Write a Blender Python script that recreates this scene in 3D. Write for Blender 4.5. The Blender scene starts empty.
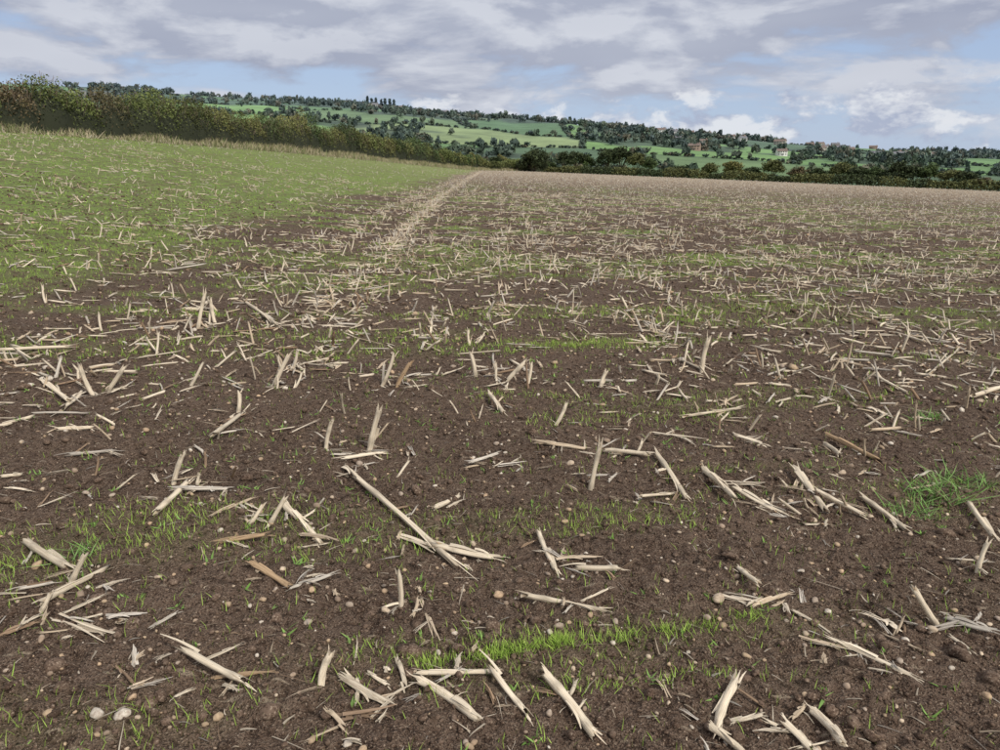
import bpy, math, numpy as np
from mathutils import Vector
rng=np.random.default_rng(7)
sc=bpy.context.scene
PI=math.pi
# ------------------------------------------------------------------ noise
TAB=rng.random((256,256))
def vn(x,y,s=0):
    x=np.asarray(x,float)+s*37.73; y=np.asarray(y,float)+s*91.31
    xi=np.floor(x).astype(int); yi=np.floor(y).astype(int)
    fx=x-xi; fy=y-yi
    fx=fx*fx*fx*(fx*(fx*6-15)+10); fy=fy*fy*fy*(fy*(fy*6-15)+10)
    a=TAB[xi&255,yi&255]; b=TAB[(xi+1)&255,yi&255]; c=TAB[xi&255,(yi+1)&255]; d=TAB[(xi+1)&255,(yi+1)&255]
    return (a*(1-fx)+b*fx)*(1-fy)+(c*(1-fx)+d*fx)*fy
def fbm(x,y,s=0,o=4,g=.5):
    t=0;n=0;a=1
    for k in range(o):
        t=t+a*vn(x*(1.97**k)+k*11.3,y*(1.97**k)-k*7.1,s+k*3); n+=a; a*=g
    return t/n
def sm(t):
    t=np.clip(t,0,1); return t*t*(3-2*t)
def edge(x,y):  # distance beyond the far field boundary
    xx=np.maximum(x,0)
    return np.where(x>0,(y+.9*xx-245)/1.2,y-240)
RX=np.array([-6000,-3000,-1200,-692,-373,-187,-37,113,265,455,666,955,1400,3000,6000])
RZ=np.array([145,145,134,121,112,98,80,64,50,35,17,-5,-9,5,30])
def H(x,y):
    x=np.asarray(x,float); y=np.asarray(y,float)
    xc=np.clip(x,-400,250)
    z=-0.035*xc+2.35*sm((-x-2)/26)
    e=edge(x,y)
    z=z-np.where(e>0,14*sm(e/170),0)
    far=sm((y-330)/200)
    z=z*(1-far)+(-13)*far
    ridge=(np.interp(x-60,RX,RZ)+np.interp(x,RX,RZ)+np.interp(x+60,RX,RZ))/3+13
    t=np.clip((y-430)/1070,0,1)
    up=ridge*np.sin(t*PI/2)**1.15*(1-.25*sm((y-1550)/1200))
    und=(fbm(x/230,y/230,5,3)-.5)*24*sm((y-430)/500)*(1-.8*sm((y-1200)/300))
    return z+up+und
def micro(x,y):
    r=np.hypot(x,y)
    f1=1-sm((r-25)/60); f2=1-sm((r-7)/9); f3=1-sm((r-4)/4)
    m=(fbm(x/.9,y/.9,21,2)-.5)*.06*f1
    m=m+(fbm(x/.22,y/.22,22,2)-.5)*.050*f1
    n=vn(x/.07,y/.07,23); m=m+np.abs(n-.5)*.036*f2
    n=vn(x/.032,y/.032,24); m=m+(n-.5)*.020*f3
    return m
def Z(x,y): return H(x,y)+micro(x,y)
def tram(y): return np.interp(y,[5,7,9,37,80,150,240],[-1.68,-1.75,-1.9,-2.85,-3.4,-4,-4.4])
def wheel(x,y): # bare wheelings beside the stubble row
    d1=(x-tram(y)-.42)/.17; d2=(x-tram(y)+.75)/.2
    return (np.exp(-d1*d1)+.8*np.exp(-d2*d2))*sm((y-9)/8)
def G(x,y):  # green seedling cover 0..1
    bx=-3.6+(fbm(x/2.5,y/5,31,3)-.5)*3.4-1.2*sm((y-6)/14)
    strip=sm((bx-x)/1.8)
    strip=strip*(.42+.95*fbm(x/1.3,y/1.6,32,3)+.18*np.sin(x*2*PI/.62+2*vn(x,y/6,34)))
    u=x*.98+y*.2; v=-x*.2+y*.98
    p=fbm(u/2.6,v/.55,33,3)
    pat=sm((p-.52)/.14)*.85
    pat=pat*(1-sm((np.hypot(x,y)-40)/60))
    return np.clip(np.maximum(strip,pat)*(1-.85*np.clip(wheel(x,y),0,1)),0,1)
# ------------------------------------------------------------------ mesh builder
class MB:
    def __init__(s): s.V=[];s.Q=[];s.T=[];s.C=[];s.A=[];s.n=0
    def add(s,V,Q=None,T=None,C=None,A=None):
        V=np.asarray(V,float).reshape(-1,3); k=len(V)
        s.V.append(V)
        if Q is not None and len(Q): s.Q.append(np.asarray(Q).reshape(-1,4)+s.n)
        if T is not None and len(T): s.T.append(np.asarray(T).reshape(-1,3)+s.n)
        s.C.append(np.broadcast_to(np.asarray(C if C is not None else (1,1,1),float),(k,3)))
        s.A.append(np.broadcast_to(np.asarray(A if A is not None else (0,0,0),float),(k,3)))
        s.n+=k
    def inst(s,t,M,P,col,seed=None):
        k=len(P); n=len(t['v'])
        if k==0: return
        V=np.einsum('kij,nj->kni',M,t['v'])+P[:,None,:]
        C=np.clip(col[:,None,:]*t['c'][None,:,:],0,1)
        A=t['a'][None,:,:]+(seed[:,None,None]*17.0 if seed is not None else 0)
        A=np.broadcast_to(A,(k,n,3))
        off=(np.arange(k)*n)[:,None,None]
        Q=(t['q'][None]+off).reshape(-1,4) if len(t['q']) else None
        T=(t['t'][None]+off).reshape(-1,3) if len(t['t']) else None
        s.add(V.reshape(-1,3),Q,T,C.reshape(-1,3),A.reshape(-1,3))
    def mesh(s,name,mat,smooth=False):
        V=np.concatenate(s.V); C=np.concatenate(s.C); A=np.concatenate(s.A)
        Q=np.concatenate(s.Q) if s.Q else np.zeros((0,4),int); T=np.concatenate(s.T) if s.T else np.zeros((0,3),int)
        me=bpy.data.meshes.new(name)
        me.vertices.add(len(V)); me.vertices.foreach_set('co',V.astype(np.float32).ravel())
        L=np.concatenate([Q.ravel(),T.ravel()]).astype(np.int32)
        me.loops.add(len(L)); me.loops.foreach_set('vertex_index',L)
        ls=np.concatenate([np.arange(len(Q))*4,len(Q)*4+np.arange(len(T))*3]).astype(np.int32)
        me.polygons.add(len(ls)); me.polygons.foreach_set('loop_start',ls)
        me.update(calc_edges=True)
        ca=me.color_attributes.new('Col','FLOAT_COLOR','POINT')
        ca.data.foreach_set('color',np.concatenate([C,np.ones((len(C),1))],1).astype(np.float32).ravel())
        at=me.attributes.new('fib','FLOAT_VECTOR','POINT'); at.data.foreach_set('vector',A.astype(np.float32).ravel())
        if smooth: me.polygons.foreach_set('use_smooth',np.ones(len(ls),bool))
        if mat: me.materials.append(mat)
        return me
    def obj(s,name,mat,smooth=False,parent=None):
        o=bpy.data.objects.new(name,s.mesh(name,mat,smooth)); sc.collection.objects.link(o)
        if parent: o.parent=parent
        return o
def tmpl(v,q,t,c=None,a=None):
    v=np.array(v,float)
    return dict(v=v,q=np.array(q,int).reshape(-1,4),t=np.array(t,int).reshape(-1,3),
        c=np.ones((len(v),3)) if c is None else np.array(c,float), a=v*np.array([1.2,1,1]) if a is None else np.array(a,float))
def empty(name,loc=(0,0,0),rz=0):
    e=bpy.data.objects.new(name,None); sc.collection.objects.link(e); e.location=loc; e.rotation_euler=(0,0,rz); return e
# ------------------------------------------------------------------ materials
def mat(name,rough=.9,spec=.2):
    m=bpy.data.materials.new(name); m.use_nodes=True
    nt=m.node_tree; b=nt.nodes['Principled BSDF']; b.inputs['Roughness'].default_value=rough
    b.inputs['Specular IOR Level'].default_value=spec
    return m,nt,b
def N(nt,t,**k):
    n=nt.nodes.new(t)
    for a,v in k.items(): setattr(n,a,v)
    return n
def noise(nt,vec,scale,detail=4,rough=.55,dist=0):
    n=N(nt,'ShaderNodeTexNoise'); n.inputs['Scale'].default_value=scale; n.inputs['Detail'].default_value=detail
    n.inputs['Roughness'].default_value=rough; n.inputs['Distortion'].default_value=dist
    if vec is not None: nt.links.new(vec,n.inputs['Vector'])
    return n.outputs['Fac']
def val(nt,x,sock):
    if isinstance(x,(int,float)): sock.default_value=x
    elif isinstance(x,(tuple,list)): sock.default_value=tuple(x)+((1,) if len(x)==3 and len(sock.default_value)==4 else ())
    else: nt.links.new(x,sock)
def math_(nt,op,a,b=0,clamp=False):
    n=N(nt,'ShaderNodeMath',operation=op,use_clamp=clamp); val(nt,a,n.inputs[0]); val(nt,b,n.inputs[1]); return n.outputs[0]
def mix(nt,f,a,b,bt='MIX'):
    n=N(nt,'ShaderNodeMix',data_type='RGBA',blend_type=bt); val(nt,f,n.inputs[0]); val(nt,a,n.inputs[6]); val(nt,b,n.inputs[7]); return n.outputs[2]
def rng_(nt,v,a,b,c=0,d=1,smooth=False):
    n=N(nt,'ShaderNodeMapRange'); n.clamp=True
    if smooth: n.interpolation_type='SMOOTHSTEP'
    val(nt,v,n.inputs[0])
    for i,x in zip((1,2,3,4),(a,b,c,d)): val(nt,x,n.inputs[i])
    return n.outputs[0]
def attr(nt,name): 
    n=N(nt,'ShaderNodeAttribute'); n.attribute_name=name; return n
def bump(nt,b,h,strength,dist):
    n=N(nt,'ShaderNodeBump'); n.inputs['Strength'].default_value=strength; n.inputs['Distance'].default_value=dist
    nt.links.new(h,n.inputs['Height']); nt.links.new(n.outputs[0],b.inputs['Normal'])
def soil_color(nt,co):
    n1=noise(nt,co,1.3,2,.6); n2=noise(nt,co,30,4,.68); n3=noise(nt,co,150,1,.6)
    c=mix(nt,rng_(nt,n1,.35,.65),(.078,.049,.033),(.125,.083,.057))
    c=mix(nt,rng_(nt,n2,.40,.72),c,(.185,.132,.095))
    c=mix(nt,rng_(nt,n2,.32,.46,.85,0),c,(.032,.020,.014))
    c=mix(nt,rng_(nt,n3,.60,.70,0,.65),c,(.38,.30,.22))
    c=mix(nt,rng_(nt,n3,.30,.42,.8,0),c,(.021,.014,.010))
    return c,n2,n3
M_soil,nt,b=mat('soil',.95,.12)
g=N(nt,'ShaderNodeNewGeometry'); co=g.outputs['Position']
c,n2,n3=soil_color(nt,co)
A=attr(nt,'Col'); sp=N(nt,'ShaderNodeSeparateColor'); nt.links.new(A.outputs['Color'],sp.inputs[0])
strawf,greenf=sp.outputs[0],sp.outputs[1]
mp=N(nt,'ShaderNodeMapping'); nt.links.new(co,mp.inputs['Vector']); mp.inputs['Rotation'].default_value=(0,0,.5); mp.inputs['Scale'].default_value=(9,30,9)
fl=noise(nt,mp.outputs[0],1,1,.5)
c=mix(nt,rng_(nt,fl,.68,.75,0,.5),c,(.42,.34,.24))
nb=noise(nt,co,.35,2,.6)
st=math_(nt,'MULTIPLY',strawf,rng_(nt,nb,.3,.7,.6,1.1),True)
c=mix(nt,st,c,(.385,.31,.215))
ng=noise(nt,co,5,3,.7)
gf=math_(nt,'MULTIPLY',greenf,rng_(nt,ng,.36,.60,.2,1.0),True)
c=mix(nt,gf,c,mix(nt,nb,(.18,.30,.055),(.29,.42,.10)))
nt.links.new(c,b.inputs['Base Color'])
h=math_(nt,'ADD',n2,math_(nt,'MULTIPLY',n3,.4))
bump(nt,b,h,1.0,.04)
M_clod,nt,b=mat('clod_soil',.95,.12)
g=N(nt,'ShaderNodeNewGeometry'); c,n2,n3=soil_color(nt,g.outputs['Position'])
A=attr(nt,'Col'); c=mix(nt,1.0,c,A.outputs['Color'],'MULTIPLY'); nt.links.new(c,b.inputs['Base Color'])
M_stone,nt,b=mat('stone',.75,.3)
g=N(nt,'ShaderNodeNewGeometry'); A=attr(nt,'Col')
n=noise(nt,g.outputs['Position'],90,3,.6)
c=mix(nt,rng_(nt,n,.4,.68,0,.7),A.outputs['Color'],(.22,.15,.10)); nt.links.new(c,b.inputs['Base Color']); bump(nt,b,n,.4,.004)
M_straw,nt,b=mat('maize_straw',.75,.2)
A=attr(nt,'Col'); F=attr(nt,'fib')
mp=N(nt,'ShaderNodeMapping'); nt.links.new(F.outputs['Vector'],mp.inputs['Vector']); mp.inputs['Scale'].default_value=(1.0,4.0,4.0)
n1=noise(nt,mp.outputs[0],1.2,3,.65); n2=noise(nt,F.outputs['Vector'],1.6,3,.6)
c=mix(nt,rng_(nt,n1,.44,.68,0,.65),A.outputs['Color'],mix(nt,1.0,A.outputs['Color'],(.5,.42,.35),'MULTIPLY'))
c=mix(nt,rng_(nt,n2,.53,.70,0,.75),c,mix(nt,1.0,A.outputs['Color'],(.50,.45,.41),'MULTIPLY'))
nt.links.new(c,b.inputs['Base Color']); bump(nt,b,n1,.5,.004)
def leafmat(name,rough=.7,var=True):
    m,nt,b=mat(name,rough,.15)
    A=attr(nt,'Col'); c=A.outputs['Color']
    if var:
        g=N(nt,'ShaderNodeNewGeometry'); n=noise(nt,g.outputs['Position'],1.7,2,.6)
        c=mix(nt,1.0,c,mix(nt,rng_(nt,n,.3,.7),(.7,.7,.7),(1.25,1.25,1.2)),'MULTIPLY')
    nt.links.new(c,b.inputs['Base Color'])
    return m
M_grass=leafmat('grass_blade',.6,False); M_leaf=leafmat('foliage'); M_far=leafmat('distant_foliage',.85,False)
M_bark,nt,b=mat('bark',.9,.1)
g=N(nt,'ShaderNodeNewGeometry'); n=noise(nt,g.outputs['Position'],3,4,.6); nt.links.new(mix(nt,n,(.05,.04,.03),(.14,.11,.085)),b.inputs['Base Color'])
M_farm,nt,b=mat('farmland',.95,.1)
A=attr(nt,'Col'); g=N(nt,'ShaderNodeNewGeometry'); n=noise(nt,g.outputs['Position'],.03,5,.65)
nt.links.new(mix(nt,1.0,A.outputs['Color'],mix(nt,rng_(nt,n,.3,.7),(.75,.75,.75),(1.2,1.2,1.15)),'MULTIPLY'),b.inputs['Base Color'])
def plain(name,c1,c2,scale,rough=.85):
    m,nt,b=mat(name,rough,.2); g=N(nt,'ShaderNodeNewGeometry'); n=noise(nt,g.outputs['Position'],scale,4,.6)
    nt.links.new(mix(nt,n,c1,c2),b.inputs['Base Color']); return m
# ------------------------------------------------------------------ farmland cells
gx,gy=np.meshgrid(np.arange(-2600,3000,185.),np.arange(300,3200,170.))
S=np.stack([gx.ravel(),gy.ravel()],1); S+=rng.uniform(-.46,.46,S.shape)*np.array([185,170])
CELLC=np.array([(.15,.27,.06),(.12,.22,.05),(.19,.33,.075),(.09,.165,.045),(.15,.23,.07),(.22,.28,.10),(.075,.125,.042),(.19,.17,.11),(.09,.14,.05)])
cellk=rng.choice(9,len(S),p=[.23,.18,.19,.12,.1,.07,.05,.03,.03])
cellc=CELLC[cellk]*rng.uniform(.85,1.1,(len(S),1))
def cells(x,y):
    P=np.stack([x,y],1); i0=np.zeros(len(P),int); d1=np.zeros(len(P))
    wx=P+np.stack([(vn(x/60,y/60,41)-.5)*18,(vn(x/60,y/60,42)-.5)*18],1)
    for a in range(0,len(P),20000):
        q=wx[a:a+20000]; D=((q[:,None,0]-S[None,:,0])**2+(q[:,None,1]-S[None,:,1])**2).astype(np.float32)
        ii=np.argpartition(D,1,axis=1)[:,:2]; dd=np.take_along_axis(D,ii,1)
        sw=dd[:,0]>dd[:,1]; ii[sw]=ii[sw][:,::-1]; dd[sw]=dd[sw][:,::-1]
        i0[a:a+20000]=ii[:,0]
        s1=S[ii[:,0]];s2=S[ii[:,1]]
        d1[a:a+20000]=(dd[:,1]-dd[:,0])/(2*np.hypot(*(s1-s2).T)+1e-6)
    return i0,d1
def woods(x,y):
    return sm((fbm(x/150,y/120,45,3)-.60)/.04)
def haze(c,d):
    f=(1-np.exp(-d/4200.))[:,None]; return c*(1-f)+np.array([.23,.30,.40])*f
# ------------------------------------------------------------------ ground sheets
fine=np.arange(-43,43.01,.22); coarse=np.arange(47,317-.1,4.)
ang=np.radians(np.concatenate([fine,coarse])); nA=len(ang)
def ratio(a,b,k): 
    n=int(math.log(b/a)/k); return a*np.exp(np.arange(n)*math.log(b/a)/n)
r1=np.concatenate([ratio(.5,8,.0058),ratio(8,300,.0125),[300.]])
r2=np.concatenate([ratio(300,2600,.010),ratio(2600,6500,.06),[6500.]])
def sheet(name,rad,m,near):
    R,Aa=np.meshgrid(rad,ang,indexing='ij'); x=(R*np.sin(Aa)).ravel(); y=(R*np.cos(Aa)).ravel()
    z=Z(x,y)
    i=np.arange(len(rad)-1)[:,None]*nA; j=np.arange(nA)[None,:]; j2=(j+1)%nA
    Q=np.stack([i+j,i+j2,i+nA+j2,i+nA+j],-1).reshape(-1,4)
    mb=MB()
    if near:
        e=edge(x,y); r=R.ravel(); g_=G(x,y)
        straw=sm((r-22)/140)*.85*np.where(g_>.3,.3,1)*(1-.5*np.clip(wheel(x,y),0,1))
        left=sm((-3-x)/1.5)
        gr=g_*(.05+.30*left+(.72-.30*left)*sm((r-5)/16))*(1-.1*sm((r-90)/150))
        out=sm(e/2)
        gr=gr*(1-out)+out*.9; straw=straw*(1-out)
        mb.add(np.stack([x,y,z],1),Q,None,np.stack([straw,gr,np.zeros_like(gr)],1))
        k=len(x); mb.add([(0,0,float(Z(0.,0.)))],None,None,(0,0,0)); 
        mb.T.append(np.array([(k,(a+1)%nA,a) for a in range(nA)]))
    else:
        i0,d=cells(x,y); c=cellc[i0].copy()
        rr=np.hypot(x,y)
        c*= (.9+.2*fbm(x/40,y/40,48,2))[:,None]
        hl=(sm((4-d)/3)*(rr<2600)*.85)[:,None]; c=c*(1-hl)+np.array([.04,.06,.025])*hl
        w=(woods(x,y)*.8)[:,None]; c=c*(1-w)+np.array([.045,.06,.028])*w
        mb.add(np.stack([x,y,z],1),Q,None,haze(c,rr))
    return mb.obj(name,m,True)
sheet('field_ground',r1,M_soil,True)
sheet('hills',r2,M_farm,False)
# ------------------------------------------------------------------ stalk templates
def ribbon(pts,w,taper=True):
    pts=np.array(pts,float); n=len(pts); v=[];q=[]
    for i,p in enumerate(pts):
        ww=w*(1-.75*(i/(n-1))**2 if taper else 1)
        v+= [p+np.array([0,-ww,0]),p+np.array([0,ww,.25*ww])]
    for i in range(n-1): q.append([2*i,2*i+1,2*i+3,2*i+2])
    return np.array(v),q
def stalk(seed,arc=2*PI,nsides=9,nseg=8,fray=3,sheath=2,flat=1.0,jag=.08):
    r=np.random.default_rng(seed); v=[];q=[];t=[];c=[]
    full=arc>6.2; m=nsides if full else nsides+1
    node=[r.uniform(.1,.35),r.uniform(.6,.9)]; by,bz=r.uniform(-1.0,1.0),r.uniform(-.3,.5)
    j0=r.uniform(-jag,jag,m)*1; j1=r.uniform(-jag*1.3,jag*.6,m)
    for i in range(nseg+1):
        tt=i/nseg
        for k in range(m):
            a=arc*k/nsides+r.uniform(-.05,.05)
            rad=1+.10*math.sin(3*a+seed)+sum(.22*math.exp(-((tt-nd)/.045)**2) for nd in node)+r.uniform(-.07,.07)-.12*tt
            if i==0: rad*=.95+.2*r.random()
            ttt=tt+(j0[k] if i==0 else 0)+(j1[k] if i==nseg else 0)
            bn=math.sin(PI*tt)
            v.append((ttt,math.cos(a)*rad+by*bn,math.sin(a)*rad*flat+bz*bn))
            nd=max(math.exp(-((tt-x)/.035)**2) for x in node)
            s=1-.35*nd-(.2 if i in(0,nseg) else 0)
            c.append((s,s*.97,s*.92))
    for i in range(nseg):
        for k in range(nsides):
            k2=(k+1)%m if full else k+1
            q.append([i*m+k,i*m+k2,(i+1)*m+k2,(i+1)*m+k])
    if full:
        for base,tt in((0,.05),(nseg*m,.93)):
            ci=len(v); v.append((tt,0,0)); c.append((.62,.5,.38))
            for k in range(m): t.append([ci,base+k,base+(k+1)%m])
    def addr(V,Q,s):
        o=len(v); v.extend([tuple(p) for p in V]); c.extend([(s,s*.97,s*.92)]*len(V)); q.extend([[a+o for a in f] for f in Q])
    for k in range(fray):
        e=r.integers(0,2); a=r.uniform(0,2*PI); y0=math.cos(a)*.9; z0=math.sin(a)*.9*flat
        L=r.uniform(.06,.26); sgn=1 if e else -1; t0=.93 if e else .07
        sp=r.uniform(.1,1.4)
        pts=[(t0+sgn*L*s,y0*(1+sp*s*s)+r.uniform(-.15,.15),z0*(1+sp*s*s)+r.uniform(-.1,.2)) for s in np.linspace(0,1,4)]
        V,Q=ribbon(pts,r.uniform(.15,.4)); addr(V,Q,r.uniform(.75,1.15))
    for k in range(sheath):
        a=r.uniform(.3,PI-.3); t0=r.uniform(.05,.6); L=r.uniform(.25,.6)*(1 if r.random()<.7 else -1)
        up=r.uniform(.2,1.8); sw=r.uniform(-2.2,2.2)
        pts=[(t0+L*s,math.cos(a)*1.1+sw*s*s,math.sin(a)*1.1*flat+.1+up*s*(1-s)*1.2-.6*s) for s in np.linspace(0,1,6)]
        V,Q=ribbon(pts,r.uniform(.3,.75)); addr(V,Q,r.uniform(.8,1.2))
    return tmpl(v,q,t,c)
def shred(seed,n=6):
    r=np.random.default_rng(seed); v=[];q=[];c=[]
    for k in range(n):
        y0=r.uniform(-1.1,1.1); z0=r.uniform(-.4,.7); y1=y0+r.uniform(-1.9,1.9); up=r.uniform(0,1.2)
        a,b_=r.uniform(-.1,.4),r.uniform(.5,1.05)
        pts=[(a+(b_-a)*s,y0+(y1-y0)*s*s+.3*math.sin(5*s+k),z0+up*s*(1-s)*2) for s in np.linspace(0,1,7)]
        V,Q=ribbon(pts,r.uniform(.25,.75)); o=len(v); s=r.uniform(.65,1.2)
        v.extend([tuple(p) for p in V]); c.extend([(s,s*.97,s*.93)]*len(V)); q.extend([[x+o for x in f] for f in Q])
    return tmpl(v,q,[],c)
T_l=[stalk(s,fray=4,sheath=s%3) for s in range(1,8)]
T_d=[stalk(20+s,arc=rng.uniform(3.2,4.6),fray=5,sheath=1+s%2,flat=.75,jag=.18) for s in range(6)]
T_c=[shred(40+s,n=5+s%4) for s in range(6)]
T_s=[stalk(60+s,fray=5,sheath=s%2,jag=.12) for s in range(6)]
T_l2=[stalk(s+120,nsides=6,nseg=4,fray=3,sheath=s%2) for s in range(5)]+[stalk(130+s,arc=4,nsides=5,nseg=3,fray=3,sheath=1,flat=.7,jag=.16) for s in range(4)]
T_s2=[stalk(s+140,nsides=6,nseg=3,fray=3,sheath=s%2,jag=.13) for s in range(5)]
T_leaf=[shred(80+s,n=1) for s in range(5)]
T_mid=[stalk(90+s,nsides=5,nseg=2,fray=1,sheath=1,jag=.12) for s in range(6)]+[shred(97,3)]
T_far=tmpl([(0,-1,-.6),(0,1,-.6),(0,0,1),(1,-1,-.6),(1,1,-.6),(1,0,1)],[[0,1,4,3],[1,2,5,4],[2,0,3,5]],[[0,2,1],[3,4,5]])
def straw_col(k):
    u=rng.random(k)[:,None]
    a=np.array([.77,.69,.55]); b_=np.array([.60,.50,.37]); g_=np.array([.60,.56,.49]); d=np.array([.32,.23,.155])
    c=np.where(u<.50,a,np.where(u<.72,b_,np.where(u<.91,g_,d)))
    return c*rng.uniform(.8,1.1,(k,1))
def place(mb,t,P0,P1,R,col):
    P0=np.asarray(P0,float);P1=np.asarray(P1,float); k=len(P0)
    if k==0: return
    ax=P1-P0; L=np.linalg.norm(ax,axis=1,keepdims=True); a=ax/L
    up=np.tile(np.array([0,0,1.]),(k,1)); up[np.abs(a[:,2])>.9]=(0.3,1,0)
    side=np.cross(up,a); side/=np.linalg.norm(side,axis=1,keepdims=True); u=np.cross(a,side)
    M=np.stack([ax,side*R[:,None],u*R[:,None]],2)
    mb.inst(t,M,P0,col,rng.uniform(0,10,k))
TABLE="""-1.97 2.84 -1.66 2.61 0 24l;-1.63 2.38 -1.53 2.64 0 16l;-1.62 2.52 -1.56 2.56 .13 17s;-1.64 2.36 -1.61 2.40 .06 14s;-1.54 2.30 -1.30 2.20 0 21c;-1.36 2.30 -1.24 2.35 0 16c;-1.01 2.08 -.77 1.99 0 18d;-.91 2.02 -.67 2.05 0 11c;-.49 2.06 -.32 1.93 0 21d;-.49 1.87 -.31 1.91 0 18c;-.26 2.05 -.07 1.88 0 21l;-.25 2.08 0 2.09 0 13l;-.03 2.08 .09 1.90 0 15d;.14 2.05 .27 1.82 0 22l;.76 2.07 .63 1.84 0 22d;.62 1.86 .70 1.79 0 16l;.84 1.89 .90 1.80 0 18d;.96 1.96 .98 1.80 0 20l;1.06 2.32 1.24 2.23 0 12c;1.16 2.30 1.38 2.12 0 16d;1.63 2.43 1.52 2.47 .15 17s;1.68 2.49 1.79 2.37 0 19d;1.54 2.37 1.72 2.45 0 14c;1.43 2.46 1.44 2.37 0 19c;.86 2.59 .98 2.50 0 18c;.95 2.51 1.12 2.58 0 15d;.99 2.80 1.01 2.62 0 15l;.09 2.52 .39 2.49 0 17l;.17 3.04 .23 2.72 0 16l;.23 2.82 .45 2.84 0 17c;.31 2.75 .50 2.74 0 22d;-.37 2.49 -.38 2.53 .11 15s;-.97 2.66 -.80 2.56 0 18l;-.80 2.56 -.65 2.65 0 12d;-.76 3.65 -.19 2.78 0 21l;-1.17 2.86 -.98 2.92 0 16d;-.99 3.20 -.77 2.93 0 22l;-.88 2.97 -.67 2.95 0 17c;-1.04 3.05 -.95 3.09 .14 17s;-1.13 3.07 -1.06 3.11 .09 15s;-1.56 3.14 -1.54 3.46 0 21l;-1.55 3.36 -1.30 3.40 0 17d;-1.63 3.47 -1.57 3.51 .16 20s;-1.30 3.10 -1.17 3.32 0 14d;-.44 3.00 -.26 2.90 0 19c;-.26 2.90 0 2.85 0 23d;-.31 3.30 -.20 3.45 0 17l;.47 3.63 .52 3.67 .22 19s;.89 4.04 .94 3.51 0 22l;.62 4.14 .85 4.00 0 20l;1.10 3.77 1.17 3.45 0 23l;1.21 3.59 1.38 3.39 0 20d;1.19 3.69 1.40 3.67 0 20c;1.62 3.84 1.61 3.41 0 24l;1.62 3.56 1.78 3.37 0 18l;1.84 3.54 1.92 3.25 0 20l;2.41 3.56 2.27 3.13 0 20l;2.04 2.88 2.09 2.92 .12 15s;1.31 3.50 1.44 3.38 0 15c;.24 4.18 .53 4.14 0 20d;.97 4.47 1.25 4.32 0 20c;-1.63 4.05 -1.63 4.53 0 20l;-1.68 4.59 -1.67 4.63 .14 21s;-.75 4.05 -.68 4.09 .24 26s;-.87 3.82 -.66 4.06 0 20d;-.83 3.75 -.72 3.63 0 18c;-1.00 4.06 -.96 4.10 .15 19s;-.76 5.25 -.64 5.29 .20 24s;-.87 5.29 -.77 5.33 .24 21s;-1.64 5.20 -1.50 5.24 .25 25s;-1.66 5.63 -1.61 5.94 0 22c;-2.53 4.09 -2.38 4.18 0 16l;-2.31 3.79 -2.08 3.86 0 16d;-2.50 3.50 -2.43 3.56 0 14l;-3.17 5.04 -2.75 4.60 0 22l;-2.74 4.52 -2.84 4.91 0 22d;-2.72 4.84 -2.81 4.88 .20 22s;-2.70 4.96 -2.57 5.00 .17 24s;-2.97 4.20 -2.83 4.35 0 18l;-3.98 5.72 -3.46 5.93 0 19l;-.16 3.84 0 4.09 0 18d;-.03 3.89 .15 3.95 0 16c;.35 4.60 .43 4.64 .13 18s;-.08 5.01 .02 4.70 0 22l;.04 5.56 .21 5.60 .16 26s;.21 5.55 .24 5.59 .14 22s;-.19 5.64 -.23 5.68 .19 26s;.76 5.48 .81 5.52 .12 23s;1.67 6.02 1.72 6.06 .29 28s;2.65 5.15 2.69 4.93 0 24c;3.62 6.11 4.52 7.24 0 17l;3.57 5.44 4.10 5.87 0 25l;2.08 4.50 2.21 4.11 0 21l;2.01 4.39 2.01 4.17 0 20l;1.46 4.42 1.60 4.27 0 20d;-2.84 6.95 -2.75 6.99 .34 27s;-2.78 7.24 -2.82 7.28 .23 26s;-2.86 8.38 -2.16 7.18 0 28l;-.30 2.53 -.22 2.28 0 9c;-1.12 1.94 -1.01 1.99 0 8c;-.56 2.01 -.53 2.05 .10 18s;.69 3.43 .88 3.54 0 11l;-1.76 2.45 -1.66 2.52 0 10d;-1.68 2.21 -1.59 2.28 0 15d;1.24 4.80 1.69 5.05 0 15l;4.27 7.88 4.29 7.42 0 20l"""
mb=MB()
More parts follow.
